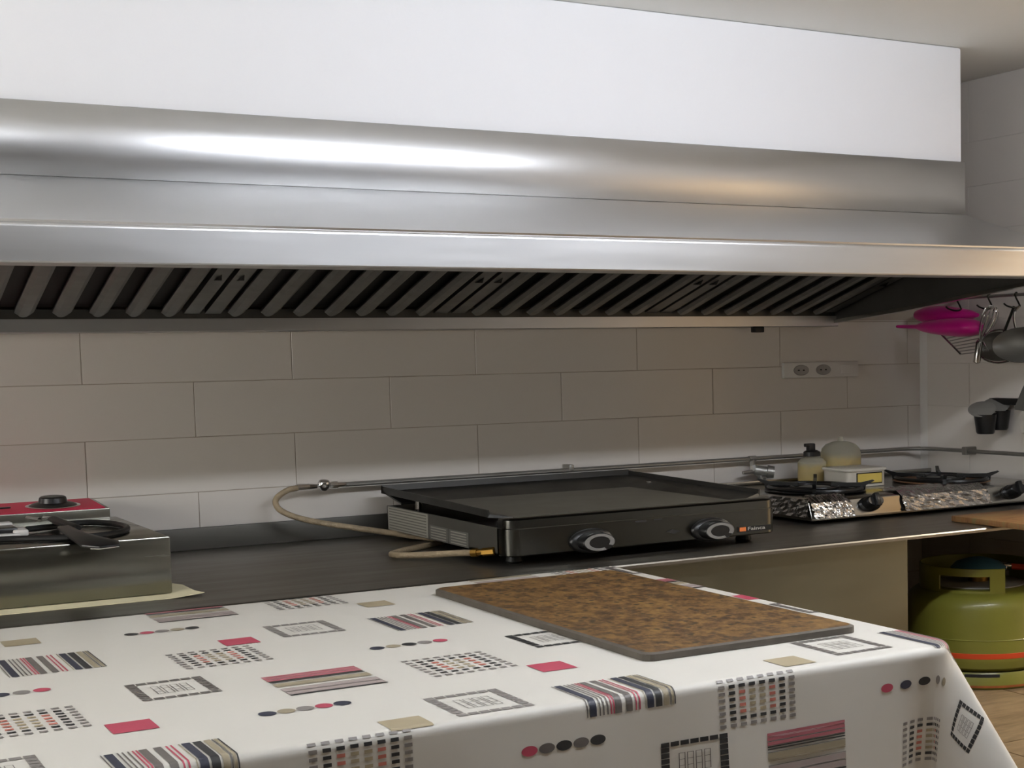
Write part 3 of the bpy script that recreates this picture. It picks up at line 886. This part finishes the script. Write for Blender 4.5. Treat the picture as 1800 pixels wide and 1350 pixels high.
def foil(x0, x1, yback, side, seed, lab):
    rnd = random.Random(seed)
    prof = []                              # distance along: back on top -> nose -> front bottom
    n1, n2 = 10, 9
    for k in range(n1 + 1): prof.append((yback + (SF + .024 - yback) * k / n1, SZ + .0015, 0, 0, 1))
    for k in range(1, n2 + 1):
        t = k / n2
        prof.append((SF + .012 - .018 * t, SZ - .003 - .036 * t, 0, -1, .3))
    nx_ = 26
    V = []; nrm = len(prof)
    ph = [(rnd.uniform(40, 150), rnd.uniform(40, 150), rnd.uniform(0, 6), rnd.uniform(.2, 1)) for _ in range(9)]
    for i in range(nx_ + 1):
        u = i / nx_
        x = x0 + (x1 - x0) * u
        for j, (y, z, a_, b_, c_) in enumerate(prof):
            t = j / (nrm - 1)
            h = 0
            for (fa, fb_, p0, am) in ph: h += am * abs(math.sin(fa * x * .5 + fb_ * t * .35 + p0 + 2 * math.sin(fb_ * x * .3)))
            h = (h / 5.0 + rnd.uniform(-.25, .25)) * .0042
            h = max(h, 0.0) + .0004
            e = .006 * math.sin(u * 17 + seed)
            V.append((x + rnd.uniform(-.0015, .0015), y + b_ * h * 1.3 + (e if j == 0 else 0), z + max(c_, .2) * h))
    F = [[i * nrm + j, i * nrm + j + 1, (i + 1) * nrm + j + 1, (i + 1) * nrm + j] for i in range(nx_) for j in range(nrm - 1)]
    mb = MB(); mb.add(V, F, False)
    if side:                               # a flap folded down over the left flank
        V = []; m1, m2 = 14, 6
        for i in range(m1 + 1):
            for j in range(m2 + 1):
                y = SF + .008 + (.14) * i / m1
                z = SZ + .002 - .038 * j / m2
                h = abs(math.sin(y * 70 + j)) * .003 + rnd.uniform(0, .0022)
                V.append((SX0 - .001 - h, y, z))
        mb.add(V, [[i * (m2 + 1) + j, (i + 1) * (m2 + 1) + j, (i + 1) * (m2 + 1) + j + 1, i * (m2 + 1) + j + 1] for i in range(m1) for j in range(m2)], False)
    o_ = mb.build('aluminium_foil', M_foil, None, .05)
    for p_ in o_.data.polygons: p_.use_smooth = False
    tag(o_, lab, 'foil', 'foil sheets on the stove')
foil(SX0 + .002, -.585, -.40, True, 3, 'crumpled foil sheet folded over the left front corner of the stove')
foil(-.445, -.195, -.355, False, 8, 'crumpled foil sheet over the stove front between its two knobs')

# ---- bottles and tub standing on the stove
ob = thing('oil_bottle', 'small clear oil bottle with black pouring cap standing behind the left burner', 'bottle', (-.432, -.11, SZ))
Mo = frame((-.432, -.11, SZ + .0006), (0, 0, 1))
MB().lathe([(0, 0), (.031, 0), (.034, .003), (.034, .050), (.026, .058), (.014, .062), (.013, .066), (0, .066)], Mo, 24).build('glass', M_clear, ob)
MB().lathe([(0, .002), (.031, .002), (.032, .006), (.032, .040), (0, .040)], Mo, 24).build('oil', M_oil, ob)
MB().lathe([(0, .064), (.020, .064), (.020, .074), (.013, .078), (0, .078)], Mo, 20).box((-.012, -.008, .074), (.006, .008, .094), .003, M=Mo).box((-.020, -.006, .086), (.002, .006, .094), .002, M=Mo).build('cap', M_black, ob)
sq = thing('squeeze_bottle', 'cloudy round shouldered squeeze bottle part filled with yellow sauce by the wall', 'bottle', (-.350, -.115, SZ))
Mq = frame((-.350, -.115, SZ + .0006), (0, 0, 1))
MB().lathe([(0, 0), (.045, 0), (.048, .003), (.048, .066), (.045, .078), (.036, .088), (.020, .094), (.007, .096), (.005, .106), (0, .106)], Mq, 28).build('body', M_clear, sq)
MB().lathe([(0, .002), (.045, .002), (.046, .005), (.046, .056), (0, .056)], Mq, 28).build('sauce', M_oil, sq)
tu = thing('food_tub', 'translucent lidded plastic tub showing yellow contents standing between the two burners', 'tub', (-.40, -.21, SZ))
MB().prism(rounded(-.450, -.340, -.272, -.172, .012), SZ + .0006, SZ + .036, 'z').build('body', M_tub, tu)
MB().prism(rounded(-.454, -.336, -.276, -.168, .014), SZ + .036, SZ + .042, 'z', bevel=.001).build('lid', M_tub, tu)
MB().box((-.4275, -.2735, SZ + .006), (-.3525, -.2715, SZ + .0325), .0006, 1).build('label_frame', M_black, tu)
MB().box((-.425, -.2745, SZ + .0085), (-.355, -.2730, SZ + .0300), .0004, 1).build('label_window', M_butter, tu)
bb = thing('wooden_board', 'dark brown wooden board at the front edge of the worktop near the right wall', 'board', (-.28, -.70, .3592))
MB().box((-.437, -.815, .3594), (-.12, -.60, .3715), .002).build('plank', M_brownboard, bb)

# ================================================================== GAS BOTTLE
GC = (-.287, -.520)
gb = thing('gas_bottle', 'squat lime green gas bottle with orange band standing in the bay under the worktop', 'gas bottle', (GC[0], GC[1], 0))
Mg = frame((GC[0], GC[1], 0), (0, 0, 1))
R = .157
MB().lathe([(0, .03), (.10, .03), (.138, .034), (.152, .045), (R - .001, .058), (R, .062), (R, .0665), (R, .104), (R + .0012, .1055), (R, .107), (R, .165), (R - .002, .178), (R - .008, .189), (R - .020, .198), (R - .040, .2045), (R - .065, .2075), (.05, .209), (0, .210)], Mg, 56).build('body', M_gasbottle, gb)
MB().lathe([(R + .0002, .0665), (R + .0008, .067), (R + .0008, .0775), (R + .0002, .078)], Mg, 56).build('painted_band', M_band, gb)
br = MB()
br.lathe([(R - .012, .004), (R - .008, .0), (R - .004, .004), (R - .006, .030), (R - .010, .036), (R - .014, .030), (R - .012, .004)], Mg, 56)
br.build('foot_ring', M_gasbottle, gb)
MB().lathe([(R - .0125, .005), (R - .008, .0004), (R - .0032, .005), (R - .0034, .0095)], Mg, 56).build('rusty_rim', M_rust, gb)
for a in (-38, 60, 150, -130):
    MB().lathe([(R - .0064, .026), (R - .0054, .027), (R - .0054, .0325), (R - .0064, .0335)], Mg, 10, arc=(math.radians(a - 14), math.radians(a + 14))).build('drain_slot', M_pit, gb)
# collar: upright band with two hand holes and one gap facing the front
Rc, zc0, zc1 = .128, .194, .254
def collar_piece(mb, a0, a1, z0, z1):
    k = max(2, int(abs(a1 - a0) / 4))
    mb.lathe([(Rc - .004, z0), (Rc, z0), (Rc + .0006, (z0 + z1) / 2), (Rc, z1 - .001), (Rc - .002, z1), (Rc - .004, z1 - .001), (Rc - .004, z0)], Mg, k, arc=(math.radians(a0), math.radians(a1)))
    # close the two cut ends
    for a in (a0, a1):
        c_, s_ = math.cos(math.radians(a)), math.sin(math.radians(a))
        mb.add([Mg @ Vector((r_ * c_, r_ * s_, z_)) for r_, z_ in ((Rc - .004, z0), (Rc, z0), (Rc, z1), (Rc - .004, z1))], [[0, 1, 2, 3]])
cl = MB()
segs = [(-56, 14, 0), (14, 64, 1), (64, 187, 0), (187, 238, 1), (238, 253, 0)]
for a0, a1, h in segs:
    if h:
        collar_piece(cl, a0, a1, zc0, zc0 + .013); collar_piece(cl, a0, a1, zc1 - .017, zc1)
    else:
        collar_piece(cl, a0, a1, zc0, zc1)
cl.build('collar', M_gasbottle, gb)
MB().lathe([(0, .212), (.100, .209), (.102, .207), (.0, .207)], Mg, 40).build('valve_plate', M_greydisc, gb)
MB().lathe([(0, .208), (.022, .208), (.022, .226), (0, .226)], Mg, 16).build('valve', M_brass, gb)
rg_ = MB().lathe([(0, .228), (.050, .228), (.060, .236), (.060, .242), (.048, .253), (.026, .260), (.014, .263), (0, .263)], Mg, 32).build('regulator', M_blue, gb)
MB().tube([(GC[0] + .05, GC[1] - .02, .238), (GC[0] + .066, GC[1] - .026, .239), (GC[0] + .070, GC[1] - .028, .239)], [.008, .009, .007], 10).build('hose_clamp', M_chrome, rg_)
MB().tube(smooth_path([(GC[0] + .066, GC[1] - .026, .239), (GC[0] + .11, GC[1] - .045, .238), (GC[0] + .16, GC[1] - .05, .262), (GC[0] + .19, GC[1] - .02, .29), (GC[0] + .20, GC[1] + .08, .31)], 6), .0066, 10).build('gas_hose_end', M_redhose, rg_)

# ================================================================== FRYER
fr = thing('electric_fryer', 'steel table top fryer with red control panel at the left end of the worktop', 'fryer', (-2.3, -.36, .3605))
FXR, FF, FB_, FZ0, FZ = -2.019, -.566, -.176, .3612, .4512
ppr = MB()
Xs = [-2.75 + i * .04 for i in range(20)]
Xs[-1] = -1.988
V = []; F = []
Ysn = [-.612, -.58, -.50, -.40, -.30, -.20]
for i, x in enumerate(Xs):
    for j, y in enumerate(Ysn):
        u = max(0, (x + 2.10) / .112)
        lift_ = .0035 * u * u * (1 if j < 3 else .4) + (.001 * math.sin(x * 40) if j == 0 else 0)
        xx = x - (0.030 if (i == 19 and j > 2) else 0) + (.006 if (i == 19 and j == 0) else 0)
        V.append((xx, y, .3597 + max(0, lift_ if x > -2.02 else 0)))
ny = len(Ysn)
NV = len(V)
V += [(p[0], p[1], p[2] + .0010) for p in V]
for i in range(len(Xs) - 1):
    for j in range(ny - 1):
        q = [i * ny + j, i * ny + j + 1, (i + 1) * ny + j + 1, (i + 1) * ny + j]
        F.append(q[::-1]); F.append([k + NV for k in q])
rim = [i * ny for i in range(len(Xs))] + [(len(Xs) - 1) * ny + j for j in range(1, ny)] + [i * ny + ny - 1 for i in range(len(Xs) - 2, -1, -1)] + [j for j in range(ny - 2, 0, -1)]
for k in range(len(rim)):
    a, b = rim[k], rim[(k + 1) % len(rim)]
    F.append([a, b, b + NV, a + NV])
ppr.add(V, F)
tag(ppr.build('paper_sheet', M_paper), 'cream paper sheet with a curled corner lying under the steel fryer', 'paper')
MB().box((-2.70, FF, FZ0), (FXR, FB_, FZ), .003, 2).build('tank', M_fryer, fr)
cbz0, cbz1 = .3612, .4665
MB().prism([(FB_ + .001, cbz0), (FB_ + .001, cbz1), (-.022, .4735), (-.022, cbz0)], -2.62, -2.030, bevel=.001).build('control_box', M_fryer, fr)
def tilt(y): return cbz1 + (.4735 - cbz1) * (y - FB_) / (-.022 - FB_)
rp = MB()
a_, b_ = FB_ + .006, -.028
rp.add([(-2.615, a_, tilt(a_) + .0002), (-2.037, a_, tilt(a_) + .0002), (-2.037, b_, tilt(b_) + .0002), (-2.615, b_, tilt(b_) + .0002),
        (-2.615, a_, tilt(a_) + .0012), (-2.037, a_, tilt(a_) + .0012), (-2.037, b_, tilt(b_) + .0012), (-2.615, b_, tilt(b_) + .0012)],
       [[0, 3, 2, 1], [4, 5, 6, 7], [0, 1, 5, 4], [1, 2, 6, 5], [2, 3, 7, 6], [3, 0, 4, 7]])
rpo = rp.build('red_panel', M_red, fr)
Mk = frame((-2.113, -.105, tilt(-.105) + .001), (0, -.05, 1))
MB().lathe([(0, 0), (.044, 0), (.046, .001), (.045, .0015), (0, .0015)], Mk, 32).build('dial_plate', M_chrome, fr)
kn = MB().lathe([(0, .0012), (.041, .0012), (.034, .005), (.0245, .007), (.0225, .0155), (.020, .0172), (.016, .0168), (0, .0168)], Mk, 32).build('knob', M_black, fr)
MB().lathe([(0, .0172), (.015, .0172), (.0155, .0180), (0, .0182)], Mk, 24).build('knob_cap', M_sticker2, kn)
MB().prism(rounded(-2.205, -2.182, -.105, -.090, .006), tilt(-.1) + .0008, tilt(-.1) + .0035, 'z').build('pilot_light', M_black, fr)

pc = thing('power_cord', 'coiled black power cord with its plug lying on top of the steel fryer', 'cord', (-2.17, -.40, FZ))
zk = FZ + .0052
loop = [(-2.40, -.505, zk), (-2.30, -.480, zk), (-2.245, -.482, zk), (-2.20, -.505, zk), (-2.150, -.530, zk), (-2.110, -.525, zk), (-2.078, -.498, zk), (-2.060, -.455, zk), (-2.056, -.405, zk), (-2.065, -.350, zk),
        (-2.088, -.310, zk), (-2.115, -.305, zk), (-2.145, -.330, zk), (-2.175, -.352, zk + .001), (-2.196, -.360, zk + .001)]
MB().tube(smooth_path(loop, 6), .0050, 10).build('cord', M_rubber, pc)
MB().tube(smooth_path([(-2.145, -.30, zk + .009), (-2.148, -.36, zk + .010), (-2.142, -.42, zk + .009), (-2.135, -.455, zk + .006)], 6), [.009] * 18 + [.006], 10, flat=.6).build('plug', M_rubber, pc)
for q in ((-2.152, -.278), (-2.176, -.262)):
    MB().tube([(q[0] + .012, q[1] - .02, zk + .008), (q[0] - .004, q[1] + .004, zk + .010)], [.0042, .0036], 8).build('plug_pin', M_chrome, pc)
pdl = thing('black_scraper', 'flat black plastic scraper lying across the front edge of the steel fryer', 'scraper', (-2.13, -.56, FZ))
Ms = Matrix.Translation((0, -.50, FZ + .0112)) @ Matrix.Rotation(0.105, 4, 'X')
MB().prism([(-2.168, .030), (-2.150, .036), (-2.138, -.030), (-2.104, -.108), (-2.108, -.134), (-2.138, -.140), (-2.160, -.118), (-2.166, -.040)], 0, .0042, 'z', M=Ms, bevel=.0012).build('blade', M_black, pdl)
MB().tube([Ms @ Vector(p) for p in ((-2.150, -.134, .0010), (-2.138, -.1405, .0010), (-2.110, -.1345, .0010))], .0013, 6).build('pale_edge', M_chrome, pdl)
wp = thing('white_plug', 'white and black plug block at the left end of the fryer top', 'plug', (-2.23, -.36, FZ))
MB().box((-2.30, -.345, FZ + .006), (-2.214, -.322, FZ + .018), .003).box((-2.30, -.415, FZ + .0004), (-2.214, -.395, FZ + .006), .002).box((-2.222, -.408, FZ + .0004), (-2.200, -.352, FZ + .011), .003).build('shell', M_white_plastic, wp)
MB().box((-2.30, -.398, FZ + .0012), (-2.214, -.340, FZ + .014), .003).build('core', M_black, wp)

# ================================================================== SOCKET PLATE
sk = thing('wall_socket', 'white double wall socket with switch on the tiled back wall under the hood', 'socket', (-.325, 0, .675))
MB().box((-.438, -.011, .6560), (-.2115, -.001, .6935), .0015).build('plate', M_white_plastic, sk)
for x in (-.387, -.320):
    Mk = frame((x, -.0112, .6745), (0, -1, 0)) @ Matrix.Diagonal((1, .56, 1, 1))
    so = MB().lathe([(.0235, -.0005), (.022, .0012), (.019, .0004), (.0185, .0002), (0, .0002)], Mk, 24).build('socket', M_hole, sk)
    for dx in (-.0075, .0075):
        MB().lathe([(0, .0006), (.003, .0006), (.0032, .0002)], frame((x + dx, -.0112, .6745), (0, -1, 0)) @ Matrix.Diagonal((1, .56, 1, 1)), 10).build('pin_hole', M_pit, so)
MB().box((-.267, -.0128, .6635), (-.224, -.0105, .6865), .001).build('switch', M_white_plastic, sk)

# ================================================================== RAIL ON THE RIGHT WALL
rl = thing('hanging_rail', 'steel utensil rail on the right wall under the hood end', 'rail', (-.06, -.4, .841))
MB().tube([(-.06, -.13, .841), (-.06, -.80, .841)], .0038, 10).build('rail', M_gal, rl)
for y in (-.15, -.78):
    MB().tube([(-.06, y, .841), (-.001, y, .841)], .004, 8).build('wall_bracket', M_gal, rl)
def hook(y, lab):
    pts = [(-.0565, y, .8385), (-.0600, y, .8462), (-.0648, y, .8425), (-.0655, y - .004, .834), (-.066, y - .014, .820), (-.070, y - .020, .813), (-.080, y - .012, .811), (-.088, y + .002, .8155), (-.090, y + .010, .821)]
    o_ = MB().tube(smooth_path(pts, 5), .0021, 8).build('hook', M_darksteel)
    tag(o_, lab, 'hook', 'hooks on the rail')
hook(-.208, 'black hook on the rail above the pink funnel')
hook(-.316, 'black hook on the rail from which the whisk hangs')
hook(-.406, 'black hook on the rail from which the ladle hangs')

# pink funnels
def squash(o_, ax, s1, hint=(0, 0, 1)): return frame(o_, ax, hint) @ Matrix.Diagonal((s1, 1, 1, 1))
f1 = thing('funnel', 'magenta plastic funnel with its thin spout pointing at the corner', 'funnel', (-.10, -.2, .77), 'pink funnels')
Mf = squash((-.106, -.037, .7775), (.0, -1, -.034), .62)
MB().lathe([(.0042, 0), (.006, .0), (.009, .075), (.018, .095), (.026, .13), (.033, .18), (.036, .225), (.034, .26), (.026, .285), (.012, .297), (0, .299)], Mf, 32).build('cone', M_pink, f1)
f2 = thing('funnel', 'broad magenta plastic funnel tucked under the hood end above the thin spouted one', 'funnel', (-.10, -.2, .81), 'pink funnels')
Mf = squash((-.052, -.060, .8050), (.0, -1, -.03), .60)
MB().lathe([(.0, .012), (.010, .006), (.020, .0), (.024, .002), (.034, .03), (.038, .06), (.036, .10), (.030, .14), (.020, .18), (.008, .205), (.0, .207)], Mf, 32).build('cone', M_pink, f2)
MB().lathe([(.021, .0005), (.0245, .0015), (.0235, .004)], Mf, 24).build('dark_rim', M_hole, f2)

# whisk: steel grip below, wire balloon above
wk = thing('whisk', 'wire whisk hanging from the middle hook with its steel grip pointing down', 'whisk', (-.085, -.31, .75))
wtop = Vector((-.100, -.374, .816)); wbot = Vector((-.100, -.327, .737))
ax = (wbot - wtop).normalized()
for k in range(6):
    a = math.pi * k / 6
    s1 = Vector((math.cos(a), math.sin(a), 0)); s1 = (s1 - ax * s1.dot(ax)).normalized()
    L = (wbot - wtop).length
    pts = []
    for j in range(17):
        t = j / 16
        ang = t * math.pi * 2
        # closed balloon loop
        u = 0.5 - 0.5 * math.cos(ang); w_ = math.sin(ang) * .026 * (1 - .75 * u)
        pts.append(wtop + ax * (L * u) + s1 * w_)
    MB().tube(pts, .0011, 6).build('wire', M_chrome, wk)
MB().tube([wbot, wbot + ax * .004, wbot + Vector((.0, .011, -.05)), wbot + Vector((.0, .0115, -.053))], [.006, .0085, .0085, .004], 12).build('grip', M_steel, wk)

# skimmer with parallel wires
sm = thing('wire_skimmer', 'slanted skimmer of parallel wires hanging under the pink funnels', 'skimmer', (-.06, -.22, .72))
p0, p1 = Vector((-.065, -.150, .757)), Vector((-.065, -.222, .706))
q0, q1 = Vector((-.065, -.270, .775)), Vector((-.065, -.318, .713))
MB().tube([p0, p1], .0026, 8).build('rim_bar', M_chrome, sm)
MB().tube([q0, q1], .0022, 8).build('rim_bar', M_chrome, sm)
for k in range(9):
    t = k / 8
    MB().tube([p0.lerp(p1, t), q0.lerp(q1, t)], .0012, 6).build('wire', M_gal, sm)
# round strainer and ladle at the right
stn = thing('round_strainer', 'round steel strainer with a wire rim hanging behind the whisk grip', 'strainer', (-.06, -.33, .70))
Mn = squash((-.05, -.345, .722), (-1, -.35, .1), .60)
MB().tube([Mn @ Vector((.064 * math.cos(2 * math.pi * k / 28), .058 * math.sin(2 * math.pi * k / 28), .012)) for k in range(28)], .0024, 8, True).build('rim', M_steel, stn)
MB().lathe([(.058, .011), (.050, .0), (.03, -.012), (0, -.016)], Mn, 26).build('bowl', M_greyblade, stn)
MB().tube([(-.062, -.365, .752), (-.070, -.408, .8135)], .0034, 8).build('handle', M_darksteel, stn)
ldl = thing('ladle', 'grey steel ladle hanging from the rail at the right edge', 'ladle', (-.08, -.43, .69))
Ml = squash((-.085, -.452, .725), (-1, -.35, .15), .64)
MB().lathe([(.062, .006), (.064, .003), (.058, -.004), (.04, -.016), (.0, -.022), (.0, -.019), (.038, -.013), (.056, -.002), (.062, .006)], Ml, 30, sy=1.2).build('bowl', M_greyblade, ldl)
MB().tube(smooth_path([(-.088, -.432, .764), (-.086, -.425, .782), (-.080, -.420, .800), (-.072, -.4275, .8145)], 5), .003, 8).build('handle', M_chrome, ldl)

# ---- knife rack with cups and cleaver
kr = thing('knife_rack', 'black wall bar on the right wall holding the cups and the cleaver', 'rack', (-.02, -.5, .595))
MB().box((-.024, -.80, .584), (-.001, -.275, .6), .002).build('bar', M_black, kr)
def cup(x, y, z, lab):
    t = thing('hanging_cup', lab, 'cup', (x, y, z - .05), 'black cups on the wall bar')
    Mc = frame((x, y, z), (0, 0, 1))
    MB().lathe([(0, -.046), (.018, -.046), (.0205, -.042), (.026, 0), (.024, 0), (.019, -.04), (0, -.042)], Mc, 24, sy=1.1).build('cup', M_black, t)
    Mt = frame((x - .003, y + .008, z + .012), (-.5, -.35, 1))
    MB().lathe([(0, -.001), (.030, -.002), (.032, .0005), (.030, .002), (0, .003)], Mt, 24, sy=1.1).build('lid', M_greylid, t)
cup(-.085, -.328, .564, 'left black cup with tilted grey lid hanging from the wall bar')
cup(-.030, -.316, .571, 'right black cup with tilted grey lid hanging beside the cleaver')
cv = thing('cleaver', 'broad grey cleaver with a pale handle hanging from the black wall bar', 'knife', (-.03, -.42, .55))
MB().prism([(-.372, .574), (-.372, .580), (-.398, .625), (-.418, .652), (-.450, .656), (-.450, .572), (-.420, .571)], -.034, -.030, 'x').build('blade', M_greyblade, cv)
MB().prism([(-.398, .572), (-.424, .573), (-.418, .528), (-.412, .520), (-.398, .519), (-.394, .526)], -.040, -.026, 'x', bevel=.003).build('handle', M_handle, cv)
kf = thing('kitchen_knife', 'black handled knife hanging beside the cleaver at the right edge', 'knife', (-.03, -.445, .55))
MB().prism([(-.436, .576), (-.456, .576), (-.452, .527), (-.446, .522), (-.434, .524)], -.041, -.027, 'x', bevel=.003).build('handle', M_black, kf)
MB().prism([(-.452, .576), (-.462, .576), (-.462, .65), (-.455, .64)], -.035, -.032, 'x').build('blade', M_greyblade, kf)
